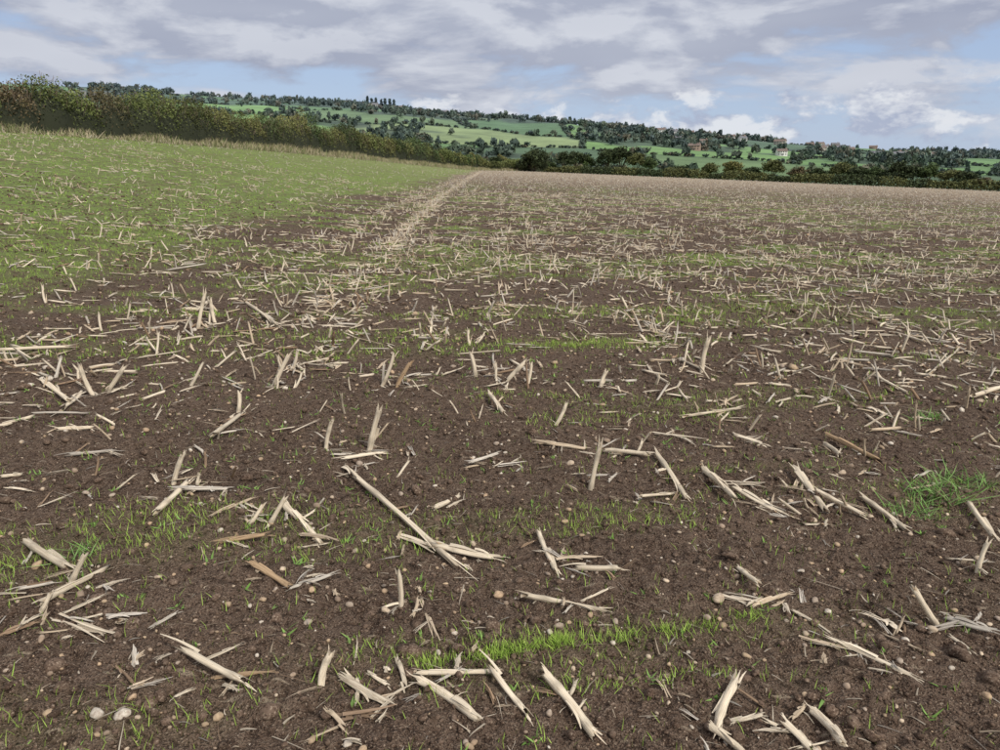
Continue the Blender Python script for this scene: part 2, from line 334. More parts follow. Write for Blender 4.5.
for i,s in enumerate(TABLE.split(';')):
    f=s.split(); x1,y1,x2,y2,h=map(float,f[:5]); m=f[5][-1]; r=float(f[5][:-1])/1000*.64
    z1=float(Z(x1,y1)); z2=float(Z(x2,y2))
    if m=='s': p0=(x1,y1,z1-.02); p1=(x2,y2,float(H(x2,y2))+h+.01); tp=T_s
    else:
        lift=.75 if m!='c' else .4
        tilt=rng.uniform(0,.035) if m!='c' else 0
        e=rng.integers(0,2)
        p0=(x1,y1,z1+r*lift+(tilt if e else 0)+.004); p1=(x2,y2,z2+r*lift+(0 if e else tilt)+.004); tp={'l':T_l,'d':T_d,'c':T_c}[m]
        if m=='c': r*=1.1
    col=straw_col(1)
    if m in'ls' or r>.013: col=np.array([[.77,.685,.54]])*rng.uniform(.8,1.08)
    if rng.random()<.06: col=np.array([[.44,.32,.20]])
    place(mb,tp[i%len(tp)],[p0],[p1],np.array([r]),col)
    for _ in range(rng.integers(1,7)):
        a=rng.uniform(0,2*PI); L=rng.uniform(.03,.14); cx=(x1+x2)/2+rng.normal(0,.06); cy=(y1+y2)/2+rng.normal(0,.06)
        q0=(cx,cy,float(Z(cx,cy))+.006); q1=(cx+L*math.cos(a),cy+L*math.sin(a),float(Z(cx+L*math.cos(a),cy+L*math.sin(a)))+.01+rng.uniform(0,.02))
        tp2=T_c if rng.random()<.6 else T_d
        place(mb,tp2[rng.integers(0,6)],[q0],[q1],np.array([rng.uniform(.003,.008)]),straw_col(1)*.95)
mb.obj('maize_stalk_stubble',M_straw,False)
def polar(n,r0,r1,p=1.0,amax=44):
    u=rng.random(n); r=(r0**(p+1)+(r1**(p+1)-r0**(p+1))*u)**(1/(p+1)); a=np.radians(rng.uniform(-amax,amax,n))
    return r*np.sin(a),r*np.cos(a)
def infield(x,y):
    hx=np.interp(y,[0,47,80,220,260],[-34,-29,-23,-4,2]); return (edge(x,y)<-1.5)&(x>hx)
def rowsnap(x,frac=.6):
    s=rng.random(len(x))<frac; return np.where(s,np.round(x/.76)*.76+rng.normal(0,.09,len(x)),x)
def pieces(x,y,tmpls,lean_t,mb,scale,kmax,leanf=.5,bright=1):
    for j in range(kmax):
        s=rng.random(len(x))<[1,.8,.5,.3,.3][j]
        px=x[s]+rng.normal(0,.11,s.sum()); py=y[s]+rng.normal(0,.11,s.sum()); n=len(px)
        L=rng.gamma(4,.035,n)*scale+.04; a=rng.uniform(0,2*PI,n)
        lean=(rng.random(n)<(leanf if j==0 else .12))
        elev=np.where(lean,rng.uniform(.5,1.35,n),np.abs(rng.normal(0,.10,n)))
        L=np.where(lean,np.minimum(L,.24)*.9,L)
        qx=px+L*np.cos(a)*np.cos(elev); qy=py+L*np.sin(a)*np.cos(elev)
        R=rng.uniform(.005,.012,n)*scale
        z0=Z(px,py)+np.where(lean,-.015,R*.8); z1=np.where(lean,z0+L*np.sin(elev),Z(qx,qy)+R*.8+L*np.sin(elev)*.6)
        col=straw_col(n)*bright; ti=rng.integers(0,len(tmpls),n)
        for t in range(len(tmpls)):
            w=(ti==t)&~lean
            place(mb,tmpls[t],np.stack([px,py,z0],1)[w],np.stack([qx,qy,z1],1)[w],R[w],col[w])
            w=(ti==t)&lean
            place(mb,lean_t[t%len(lean_t)],np.stack([px,py,z0],1)[w],np.stack([qx,qy,z1],1)[w],R[w],col[w])
def clusters(n,r0,r1,p,tmpls,lean_t,mb,scale=1.0,kmax=4,lthin=.45):
    x,y=polar(n,r0,r1,p); x=rowsnap(x)
    k=infield(x,y)&((x>-3.5-.03*y)|(rng.random(len(x))<lthin)); 
    k&= rng.random(len(x))<(.25+1.2*fbm(x/1.4,y/1.4,61,2))*(1-.9*np.clip(wheel(x,y),0,1))
    pieces(x[k],y[k],tmpls,lean_t,mb,scale,kmax)
mb=MB(); clusters(2800,5.4,17,1.0,T_l2+T_c[:2],T_s2,mb)
clusters(90,3.6,5.4,1.0,T_d[:4]+T_c[:3],T_s,mb,.7,2)
mb.obj('maize_stalk_stubble',M_straw,False)
mb=MB(); clusters(9000,16,48,.75,T_mid,T_mid[:6],mb,1.08,4)
for n,y0,y1,pw,off,sd,br in((950,7,170,1.0,0,.12,1.1),(260,8,40,1.1,0,.13,1.1),(260,6.4,80,1.0,-1.3,.15,1.05)):
    u=rng.random(n)**pw; yy=y0+(y1-y0)*u; xx=tram(yy)+off*(1-.35*sm(yy/40))+rng.normal(0,sd,n)
    pieces(xx,yy,T_mid,T_mid[:6],mb,1.0,3,.4,bright=br)
mb.obj('maize_stalk_stubble',M_straw,False)
mb=MB()
x,y=polar(62000,42,245,.55); x=rowsnap(x,.35); k=infield(x,y)&((x>-4.5)|(rng.random(len(x))<.25)); x,y=x[k],y[k]; n=len(x)
L=rng.uniform(.12,.32,n); a=rng.uniform(0,2*PI,n); el=np.where(rng.random(n)<.5,rng.uniform(.4,1.3,n),.08)
r=np.hypot(x,y); R=.010*(1+r/200); z=Z(x,y)
place(mb,T_far,np.stack([x,y,z],1),np.stack([x+L*np.cos(a)*np.cos(el),y+L*np.sin(a)*np.cos(el),z+L*np.sin(el)+.01],1),R,straw_col(n)*.88)
mb.obj('maize_stalk_stubble',M_straw,False)
mb=MB()
x,y=polar(8500,1.3,18,.35); n=len(x); L=rng.gamma(3,.016,n)+.012; a=rng.uniform(0,2*PI,n)
x2=x+L*np.cos(a); y2=y+L*np.sin(a); R=rng.uniform(.0012,.0048,n); col=straw_col(n)*rng.uniform(.5,.95,(n,1)); ti=rng.integers(0,5,n)
P0=np.stack([x,y,Z(x,y)+.004],1);P1=np.stack([x2,y2,Z(x2,y2)+.004+rng.uniform(0,.012,n)],1)
for t in range(5):
    w=ti==t; place(mb,T_leaf[t],P0[w],P1[w],R[w]*1.3,col[w])
mb.obj('straw_litter',M_straw,False)
# ------------------------------------------------------------------ clods & stones
def ico(sub,seed,amp):
    import bmesh
    bm=bmesh.new(); bmesh.ops.create_icosphere(bm,subdivisions=sub,radius=1)
    r=np.random.default_rng(seed); v=np.array([tuple(q.co) for q in bm.verts]); f=[[q.index for q in p.verts] for p in bm.faces]; bm.free()
    d=np.zeros(len(v))
    for k in range(7):
        w=r.normal(size=3); w/=np.linalg.norm(w); d+=np.maximum(v@w-r.uniform(.2,.6),0)*r.uniform(.4,1.1)
    v=v*(1-amp*d+r.uniform(-.5,.5,len(v))*amp*.35)[:,None]*np.array([1,r.uniform(.65,1),r.uniform(.5,.8)])
    return tmpl(v,[],f)
def blobs(mb,ts,x,y,s,col,sink=.25):
    n=len(x); a=rng.uniform(0,2*PI,n); tx=rng.normal(0,.4,n)
    ca,sa=np.cos(a),np.sin(a); M=np.zeros((n,3,3)); M[:,0,0]=ca;M[:,0,1]=-sa;M[:,1,0]=sa;M[:,1,1]=ca;M[:,2,2]=1
    Rx=np.zeros((n,3,3)); Rx[:,0,0]=1;Rx[:,1,1]=np.cos(tx);Rx[:,1,2]=-np.sin(tx);Rx[:,2,1]=np.sin(tx);Rx[:,2,2]=np.cos(tx)
    M=M@Rx*s[:,None,None]; P=np.stack([x,y,Z(x,y)+s*(.6-sink*1.6)],1); ti=rng.integers(0,len(ts),n)
    for t in range(len(ts)):
        w=ti==t; mb.inst(ts[t],M[w],P[w],col[w])
TC=[ico(1,s,.45) for s in range(6)]; TC2=[ico(2,s+9,.5) for s in range(5)]
mb=MB()
x,y=polar(46000,1.3,8,.1); s=rng.gamma(2.0,.0022,len(x))+.0018; blobs(mb,TC,x,y,s,rng.uniform(.5,1.7,(len(x),1))*np.ones((1,3)))
x,y=polar(2200,1.3,9,.4); s=rng.gamma(3,.0042,len(x))+.006; blobs(mb,TC2,x,y,s,rng.uniform(.7,1.4,(len(x),1))*np.ones((1,3)))
x,y=polar(14000,8,26,.5); s=rng.gamma(3,.0055,len(x))+.006; blobs(mb,TC,x,y,s,rng.uniform(.5,1.7,(len(x),1))*np.ones((1,3)))
mb.obj('soil_clods',M_clod,False)
mb=MB()
SC=np.array([(.60,.48,.34),(.50,.37,.23),(.42,.34,.26),(.64,.57,.46),(.36,.27,.19),(.52,.37,.23)])
x,y=polar(3600,1.3,9,.25); s=rng.gamma(2.0,.0034,len(x))+.003; blobs(mb,TC2,x,y,s,SC[rng.integers(0,6,len(x))]*rng.uniform(.7,1.08,(len(x),1)),.22)
x,y=polar(4200,6,26,.6); s=rng.gamma(2.5,.0052,len(x))+.007; blobs(mb,TC,x,y,s,SC[rng.integers(0,6,len(x))]*rng.uniform(.8,1.1,(len(x),1)),.2)
kp=np.array([(-.68,2.35,.022),(.21,2.35,.024),(-2.08,4.18,.028),(-1.40,3.71,.024),(-.83,1.87,.020),(.84,2.22,.018),(.42,2.42,.018),(-.16,2.62,.018),(1.35,2.20,.016),(-1.32,2.6,.018),(-.5,3.5,.022),(.3,3.2,.02),(1.9,3.9,.024),(-.1,1.8,.015),(.5,2.2,.013)])
blobs(mb,TC2,kp[:,0],kp[:,1],kp[:,2],SC[rng.choice([0,2,1,5],len(kp))]*.9,.25)
mb.obj('field_stones',M_stone,True)
# ------------------------------------------------------------------ seedlings
def blade_t(curve):
    return tmpl([(-.5,0,0),(.5,0,0),(-.42,curve*.25,.5),(.42,curve*.25,.5),(0,curve,1)],[[0,1,3,2]],[[2,3,4]],c=[(.8,.8,.8)]*2+[(1,1,1)]*2+[(1.15,1.1,1)])
TB=[blade_t(c) for c in(.05,.2,.45,.8)]
def blades(mb,x,y,h,w,col,lean=.25,z=None):
    n=len(x); a=rng.uniform(0,2*PI,n); ca,sa=np.cos(a),np.sin(a)
    M=np.zeros((n,3,3)); M[:,0,0]=ca*w; M[:,1,0]=sa*w; M[:,0,1]=-sa*h; M[:,1,1]=ca*h; M[:,2,2]=h
    M[:,0,2]=rng.normal(0,lean,n)*h; M[:,1,2]=rng.normal(0,lean,n)*h
    P=np.stack([x,y,(Z(x,y) if z is None else z)-.004],1); ti=rng.integers(0,4,n)
    for t in range(4):
        k=ti==t; mb.inst(TB[t],M[k],P[k],col[k])
def gcol(n,v=.25):
    u=rng.random((n,1)); return (np.array([.23,.38,.055])*u+np.array([.34,.45,.10])*(1-u))*rng.uniform(1-v,1+v,(n,1))
mb=MB()
def tufts(n,r0,r1,p,thr,bl,h0,w0,amax=44):
    x,y=polar(n,r0,r1,p,amax); g_=G(x,y); k=(rng.random(n)<thr(g_))&infield(x,y); x,y=x[k],y[k]
    x=np.repeat(x,bl)+rng.normal(0,.012,len(x)*bl); y=np.repeat(y,bl)+rng.normal(0,.012,len(y)*bl); m=len(x)
    blades(mb,x,y,rng.uniform(.5,1.3,m)*h0,rng.uniform(.7,1.2,m)*w0,gcol(m))
tufts(36000,1.3,6,.3,lambda g_:.06+.5*g_**1.4,2,.037,.0027)
tufts(38000,6,16,.5,lambda g_:.08+.8*g_,3,.044,.0046)
tufts(38000,15,60,.35,lambda g_:.05+.9*g_,2,.055,.011)
tufts(18000,55,200,.3,lambda g_:.9*g_,2,.07,.03)
def row(x0,y0,x1,y1,n,wd,h):
    t=rng.random(n); t=t+.03*np.sin(t*40)
    x=x0+(x1-x0)*t+rng.normal(0,wd,n); y=y0+(y1-y0)*t+rng.normal(0,wd,n)
    k=rng.random(n)<(-.1+1.7*vn(x/.09,y/.09,71)); x,y=x[k],y[k]; m=len(x)
    blades(mb,x,y,rng.uniform(.5,1.25,m)*h,rng.uniform(.0020,.0036,m),gcol(m)*1.05,.3)
row(-.28,2.13,.95,2.46,1500,.020,.036); row(-.3,2.16,.4,2.28,400,.020,.038)
row(.1,2.0,.75,2.13,260,.03,.035); row(-1.95,2.7,-1.2,2.95,170,.05,.04); row(.2,4.6,1.7,4.9,600,.06,.04)
row(.3,6.7,1.4,7.0,1100,.12,.045); row(1.9,8.6,4.3,9.6,2800,.25,.05); row(-1.9,3.1,-.9,3.3,300,.06,.04); row(.3,3.15,1.0,3.3,300,.05,.04); row(-.2,5.0,.6,5.2,300,.06,.04)
mb.obj('crop_seedlings',M_grass,False)
def tuft(cx,cy,rad,n,h,w,name):
    mb=MB(); a=rng.uniform(0,2*PI,n); r=rad*np.sqrt(rng.random(n)); x=cx+r*np.cos(a)*1.3; y=cy+r*np.sin(a)
    blades(mb,x,y,rng.uniform(.4,1.2,n)*h,rng.uniform(.7,1.4,n)*w,gcol(n)*np.array([.62,.74,1.1]),.95); mb.obj(name,M_grass)
tuft(2.30,3.66,.13,130,.09,.006,'grass_tuft'); tuft(2.05,3.42,.10,80,.07,.005,'grass_tuft'); tuft(2.55,3.85,.13,110,.08,.005,'grass_tuft')
tuft(2.95,4.96,.08,80,.06,.006,'grass_tuft'); tuft(-1.7,2.75,.05,40,.06,.005,'grass_tuft')
mb=MB(); 
x,y=polar(420,1.5,7,.5); x=np.repeat(x,5)+rng.normal(0,.008,2100); y=np.repeat(y,5)+rng.normal(0,.008,2100); n=2100
blades(mb,x,y,rng.uniform(.012,.028,n),rng.uniform(.006,.011,n),gcol(n)*np.array([.6,.7,.9]),1.0); mb.obj('broadleaf_weeds',M_grass)
# ------------------------------------------------------------------ foliage quads
def leaves(mb,c,sz,col,flat=0):
    n=len(c); u=rng.normal(size=(n,3)); u/=np.linalg.norm(u,axis=1,keepdims=True)
    w=rng.normal(size=(n,3)); w[:,2]+=flat; v=np.cross(u,w); v/=np.linalg.norm(v,axis=1,keepdims=True)
    u=u*sz[:,None]; v=v*sz[:,None]*.6
    V=np.stack([c-u,c+v,c+u,c-v],1).reshape(-1,3)
    mb.add(V,np.arange(4*n).reshape(-1,4),None,np.repeat(col,4,0))
HX=[(-40,-30),(-36,10),(-31,47),(-25.5,80),(-17,140),(-6,221),(4,236),(18,243)]
hp=np.array(HX,float); seg=np.hypot(*np.diff(hp,axis=0).T); cum=np.concatenate([[0],np.cumsum(seg)])
def hpos(s):
    x=np.interp(s,cum,hp[:,0]); y=np.interp(s,cum,hp[:,1]); x1=np.interp(s+1,cum,hp[:,0]); y1=np.interp(s+1,cum,hp[:,1])
    d=np.stack([x1-x+1e-9,y1-y],1); d/=np.linalg.norm(d,axis=1,keepdims=True); return x,y,np.stack([-d[:,1],d[:,0]],1)
def lobe(s): 
    q=s/3.1+1.3*vn(s/7,s*0,50); return np.abs(np.sin(q*PI))**.5
def shrub(s): return np.floor(s/3.1+1.3*vn(s/7,s*0,50))
def hh(s): return 2.55+1.0*lobe(s)+1.3*(fbm(s/9,s*0,51,3)-.5)*2+.7*(TAB[shrub(s).astype(int)&255,3]-.5)-.8*sm((s-180)/80)
def hw(s): return 1.1+.6*lobe(s)+.6*(fbm(s/5,s*0+3,53,2)-.5)*2
mb=MB(); ss=np.arange(0,cum[-1]-1,.6); x,y,nr=hpos(ss); th=np.linspace(-.1,PI+.1,9)
V=[]
for i,t in enumerate(th):
    f=.74*(.9+.2*vn(ss/1.5,ss*0+i,54)); 
    V.append(np.stack([x+nr[:,0]*np.cos(t)*hw(ss)*f,y+nr[:,1]*np.cos(t)*hw(ss)*f,H(x,y)+np.maximum(np.sin(t),-.1)**.6*hh(ss)*f if t>0 and t<PI else H(x,y)-.3],1))
V=np.stack(V,1).reshape(-1,3); n=len(ss); i=np.arange(n-1)[:,None]*9; j=np.arange(8)[None]
Q=np.stack([i+j,i+j+1,i+9+j+1,i+9+j],-1).reshape(-1,4)
hedge=empty('hedgerow')
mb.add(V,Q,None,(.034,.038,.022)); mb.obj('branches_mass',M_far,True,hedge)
mb=MB()
def hcol(s,zf):
    n=len(s); k=shrub(s).astype(int)&255; tv=TAB[k,7][:,None]; tk=TAB[k,9]
    base=np.where((tk>.5)[:,None],np.array([.125,.15,.05]),np.array([.075,.11,.04]))*(.75+.55*tv)
    rb=sm((TAB[k,11]-.45+.5*(fbm(s/3,zf*2,56,3)-.5))/.12)*(1-.85*sm((s-84)/14))*.85; base=base*(1-rb[:,None])+np.array([.14,.10,.062])*(.7+.6*tv)*rb[:,None]
    ye=(TAB[k,13]>.86)*.6; base=base*(1-ye[:,None])+np.array([.22,.21,.08])*ye[:,None]
    return base*rng.uniform(.5,1.4,(n,1))
for s0,s1,cnt,sz in((60,140,56000,.08),(140,200,28000,.12),(200,cum[-1]-1,28000,.19),(0,60,6000,.2)):
    s=rng.uniform(s0,s1,cnt); x,y,nr=hpos(s); t=np.arccos(rng.uniform(-1,1,cnt)); f=.70+.38*rng.random(cnt)
    f*=.78+.44*fbm(s/1.1,t*2.2,58,2)
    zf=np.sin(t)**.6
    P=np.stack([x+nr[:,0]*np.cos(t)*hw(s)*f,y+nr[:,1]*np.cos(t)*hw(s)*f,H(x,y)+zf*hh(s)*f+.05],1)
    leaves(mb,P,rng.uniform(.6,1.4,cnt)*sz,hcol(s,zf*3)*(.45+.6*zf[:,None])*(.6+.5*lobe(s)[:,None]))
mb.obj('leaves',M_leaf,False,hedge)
mb=MB(); n=3000; s=rng.uniform(50,200,n); x,y,nr=hpos(s); o=rng.uniform(-1,1,n); x=x+nr[:,0]*o*hw(s); y=y+nr[:,1]*o*hw(s)
z=H(x,y)+hh(s)*np.sqrt(1-.7*o*o)*.85; L=rng.uniform(.3,.9,n)
place(mb,T_far,np.stack([x,y,z],1),np.stack([x+rng.normal(0,.2,n),y+rng.normal(0,.2,n),z+L],1),np.full(n,.010),np.tile([[.2,.15,.11]],(n,1)))
mb.obj('twigs',M_straw,False,hedge)
mb=MB(); n=30000; s=rng.uniform(48,cum[-1]-16,n); x,y,nr=hpos(s); o=-(1.0+rng.gamma(2,.5,n)); x=x+nr[:,0]*o; y=y+nr[:,1]*o
u=rng.random((n,1)); col=np.where(u<.5,np.array([.42,.36,.24]),np.where(u<.8,np.array([.30,.29,.15]),np.array([.16,.22,.07])))*rng.uniform(.7,1.15,(n,1))
r=np.hypot(x,y); blades(mb,x,y,rng.uniform(.15,.8,n)*(.4+1.1*vn(s/3,s*0,59)),rng.uniform(.02,.04,n)*(1+r/150),col,.4,z=H(x,y))
mb.obj('verge_grass',M_grass)
# ------------------------------------------------------------------ trees
def limb(mb,p0,p1,r0,r1,col=(1,1,1)):
    p0=np.array(p0,float);p1=np.array(p1,float); a=p1-p0; a/=np.linalg.norm(a); s=np.cross(a,(0.3,.9,.1)); s/=np.linalg.norm(s); u=np.cross(a,s)
    v=[];q=[]
    for p,r in((p0,r0),(p1,r1)):
        for k in range(6): v.append(p+r*(math.cos(k*PI/3)*s+math.sin(k*PI/3)*u))
    for k in range(6): q.append([k,(k+1)%6,6+(k+1)%6,6+k])
    mb.add(v,q,None,col)
def tree_meshes(seed,h,w,col,nl=2600,ls=.26,trunk=.22):
    r=np.random.default_rng(seed); tb=MB(); cb=MB()
    th=h*trunk; limb(tb,(0,0,-.3),(0,0,th+.1*h),.035*h,.022*h)
    cl=[]
    n=34
    for i in range(n):
        a=r.uniform(0,2*PI); e=r.uniform(-.5,1.45); f=r.uniform(.45,1.0)
        c=np.array([math.cos(a)*math.cos(e)*w*.40*f,math.sin(a)*math.cos(e)*w*.40*f,th+(h-th)*.47+math.sin(e)*(h-th)*.42*f]); cl.append(c)
        if i%3==0: limb(tb,(0,0,th*r.uniform(.7,1.2)),c,.012*h,.004*h)
    for c in cl:
        m=nl//n; rr=r.uniform(.10,.19)*w; d=r.normal(size=(m,3)); d/=np.linalg.norm(d,axis=1,keepdims=True); d*=(r.random((m,1))**.45)*rr*np.array([1.15,1.15,.8])
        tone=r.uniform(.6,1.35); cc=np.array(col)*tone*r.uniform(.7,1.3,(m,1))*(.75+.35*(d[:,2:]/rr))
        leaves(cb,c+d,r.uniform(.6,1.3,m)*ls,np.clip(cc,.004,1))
    return tb.mesh('trunk',M_bark),cb.mesh('crown',M_leaf)
variants={}
pal={'dark':(.065,.085,.038),'olive':(.13,.14,.055),'green':(.095,.135,.05),'brown':(.16,.125,.07),'yel':(.20,.19,.07)}
def tree(name,x,y,h,w,kind,v):
    key=(kind,v)
    if key not in variants: variants[key]=tree_meshes(v*13+len(variants)*7+3,8.,7.,pal[kind])
    tb,cb=variants[key]; e=empty(name,(x,y,float(H(x,y))-.1),rng.uniform(0,6))
    for nm,me in(('trunk',tb),('crown',cb)):
        o=bpy.data.objects.new(nm,me); sc.collection.objects.link(o); o.parent=e; o.scale=(w/7,w/7,h/8)
    return e
def bush(name,x,y,h,w,kind,v):
    tb,cb=tree_meshes(31,4.,7.,pal[kind],3600,.24,.02); e=empty(name,(x,y,float(H(x,y))-.2),rng.uniform(0,6))
    for nm,me in(('trunk',tb),('crown',cb)):
        o=bpy.data.objects.new(nm,me); sc.collection.objects.link(o); o.parent=e; o.scale=(w/7,w/7,h/4)
bush('round_thorn_bush',10.1,232,6.6,10.5,'dark',0)
for u,yy,h,w,k,v in((.082,236,6.8,6,'dark',0),(.098,236,7.2,7,'dark',1),(.112,236,6.2,5,'green',0),(.138,232,8.4,8,'dark',1),(.156,230,9,8.5,'dark',0),(.176,226,7.4,6,'olive',0),(.193,222,6,5,'green',0),
  (-.006,262,5.5,7,'dark',1),(-.03,270,6,8,'green',0),(.02,268,5,7,'olive',0),
  (.235,225,4.4,6,'dark',0),(.27,222,5.8,6,'olive',0),(.30,216,6.2,7,'yel',0),(.325,206,4.4,6,'dark',1),(.352,201,6.4,6.5,'olive',0),(.385,196,4.6,6,'brown',0),(.41,192,4.4,6,'dark',0),(.44,184,5.8,6.5,'olive',0),(.463,180,4.6,6,'dark',1),(.485,176,4.7,5.5,'green',0),(.515,171,5.9,7,'dark',0),(.535,170,5.2,7,'dark',1),(.555,166,5.6,5,'green',0),(.585,162,4.4,6,'olive',0),(.603,160,4.2,5,'dark',1),(.625,158,2.9,5,'brown',0),(.66,154,2.9,5,'dark',0),(.70,150,5,5,'dark',1),(.75,146,5,5,'olive',0)):
    tree('oak_tree',u*yy,yy+1.5,h,w,k,v)
for i in range(32):
    u=rng.uniform(-.22,.05) if i<22 else rng.uniform(.1,.75); yy=rng.uniform(300,480)
    tree('ash_tree',u*yy,yy,rng.uniform(8,13)*(1 if i<22 else .75),rng.uniform(6,10),['dark','green','olive','yel','brown'][int(rng.choice(5,p=[.35,.25,.2,.1,.1]))],int(rng.integers(0,2)))
def field_hedge(name,pts,h,w,cnt,sz,pc):
    P=np.array(pts,float); sg=np.hypot(*np.diff(P,axis=0).T); cm=np.concatenate([[0],np.cumsum(sg)])
    s=rng.uniform(0,cm[-1],cnt); x=np.interp(s,cm,P[:,0]); y=np.interp(s,cm,P[:,1])
    hs=h*(.45+1.0*fbm(s/6,s*0,81,3)); t=rng.uniform(0,PI,cnt); f=rng.random(cnt)**.4
    p=np.stack([x+np.cos(t)*w*f,y+np.cos(t)*w*f*.5,H(x,y)+np.sin(t)**.7*hs*f],1)
    tone=np.where((fbm(s/5,s*0,82,2)>.5)[:,None],np.array(pal['dark']),np.array(pc))
    mb=MB(); leaves(mb,p,rng.uniform(.6,1.3,cnt)*sz,tone*rng.uniform(.55,1.3,(cnt,1))); mb.obj(name,M_leaf)
field_hedge('boundary_hedge',[(14,233),(38,212),(70,183),(99,157),(125,133),(160,102)],2.0,1.3,34000,.24,pal['olive'])
# ------------------------------------------------------------------ distant hillside trees (one mass)
def far_crown(seed):
    r=np.random.default_rng(seed); mb=MB(); cl=r.normal(size=(8,3)); cl/=np.linalg.norm(cl,axis=1,keepdims=True); cl=cl*.55*r.uniform(.6,1,(8,1)); cl[:,2]=np.abs(cl[:,2])*.9
    for c in cl:
        m=8; d=r.normal(size=(m,3)); d/=np.linalg.norm(d,axis=1,keepdims=True); d*=.36*r.random((m,1))**.4
        cen=c+d+np.array([0,0,.5]); u=r.normal(size=(m,3))*.15; v=r.normal(size=(m,3))*.15
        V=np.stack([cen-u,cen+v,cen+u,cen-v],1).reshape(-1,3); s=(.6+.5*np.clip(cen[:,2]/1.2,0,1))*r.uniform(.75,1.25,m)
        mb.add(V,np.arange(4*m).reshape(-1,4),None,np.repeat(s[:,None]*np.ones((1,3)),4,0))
    return tmpl(np.concatenate(mb.V),np.concatenate(mb.Q),[],np.concatenate(mb.C))
def poplar_t(seed):
    r=np.random.default_rng(seed); m=260; z=r.random(m); rad=.5*np.sin(PI*np.clip(z*.92+.06,0,1))**.6*(1-.35*z); a=r.uniform(0,2*PI,m); q=r.random(m)**.5
    cen=np.stack([rad*np.cos(a)*q,rad*np.sin(a)*q,z],1); u=r.normal(size=(m,3))*np.array([.16,.16,.045]); v=r.normal(size=(m,3))*np.array([.16,.16,.045])
    return tmpl(np.stack([cen-u,cen+v,cen+u,cen-v],1).reshape(-1,3),np.arange(4*m).reshape(-1,4),[],np.repeat(r.uniform(.7,1.2,(m,1))*np.ones((1,3)),4,0))
FT=[far_crown(s) for s in range(7)]; FP=[poplar_t(50+s) for s in range(2)]
mb=MB()
FC=np.array([(.055,.082,.036),(.075,.105,.042),(.10,.12,.048),(.13,.12,.05),(.16,.13,.06),(.046,.066,.035)])
def farplace(x,y,h,w,ts,cols=None):
    n=len(x); a=rng.uniform(0,2*PI,n); M=np.zeros((n,3,3)); M[:,0,0]=np.cos(a)*w;M[:,0,1]=-np.sin(a)*w;M[:,1,0]=np.sin(a)*w;M[:,1,1]=np.cos(a)*w;M[:,2,2]=h
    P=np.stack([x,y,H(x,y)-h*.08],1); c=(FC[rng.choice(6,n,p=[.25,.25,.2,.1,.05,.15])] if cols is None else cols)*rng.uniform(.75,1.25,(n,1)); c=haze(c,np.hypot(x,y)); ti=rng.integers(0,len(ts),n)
    for t in range(len(ts)):
        k=ti==t; mb.inst(ts[t],M[k],P[k],c[k])
n=220000; y=rng.uniform(310,1560,n); x=rng.uniform(-.72,.85,n)*y
i0,d=cells(x,y); k=(d<1.6)&(rng.random(n)<.7)
xh,yh=x[k],y[k]; m=len(xh); big=rng.random(m)<.11
farplace(xh,yh,np.where(big,rng.uniform(4,8,m),rng.uniform(1.5,3,m)),np.where(big,rng.uniform(3.5,6,m),rng.uniform(2.5,4,m)),FT)
n=8500; y=rng.uniform(330,1560,n); x=rng.uniform(-.72,.85,n)*y; k=rng.random(n)<woods(x,y)*.85+.012; x,y=x[k],y[k]; m=len(x)
farplace(x,y,rng.uniform(5,9,m),rng.uniform(4,7,m),FT)
n=420; x=rng.uniform(-760,1150,n); y=rng.uniform(1440,1510,n); k=rng.random(n)<(.08+1.2*sm((vn(x/45,x*0,91)-.45)/.2)); x,y=x[k],y[k]; m=len(x)
farplace(x,y,rng.uniform(3,8,m),rng.uniform(4,8,m),FT)
mb.obj('hillside_trees',M_far)
mb=MB()
xs=np.linspace(-240,-192,7); farplace(xs,np.full(7,1450.)+rng.normal(0,4,7),rng.uniform(17,22,7),np.full(7,7.0),FP,np.tile([[.045,.065,.033]],(7,1)))
mb.obj('poplar_trees',M_far)
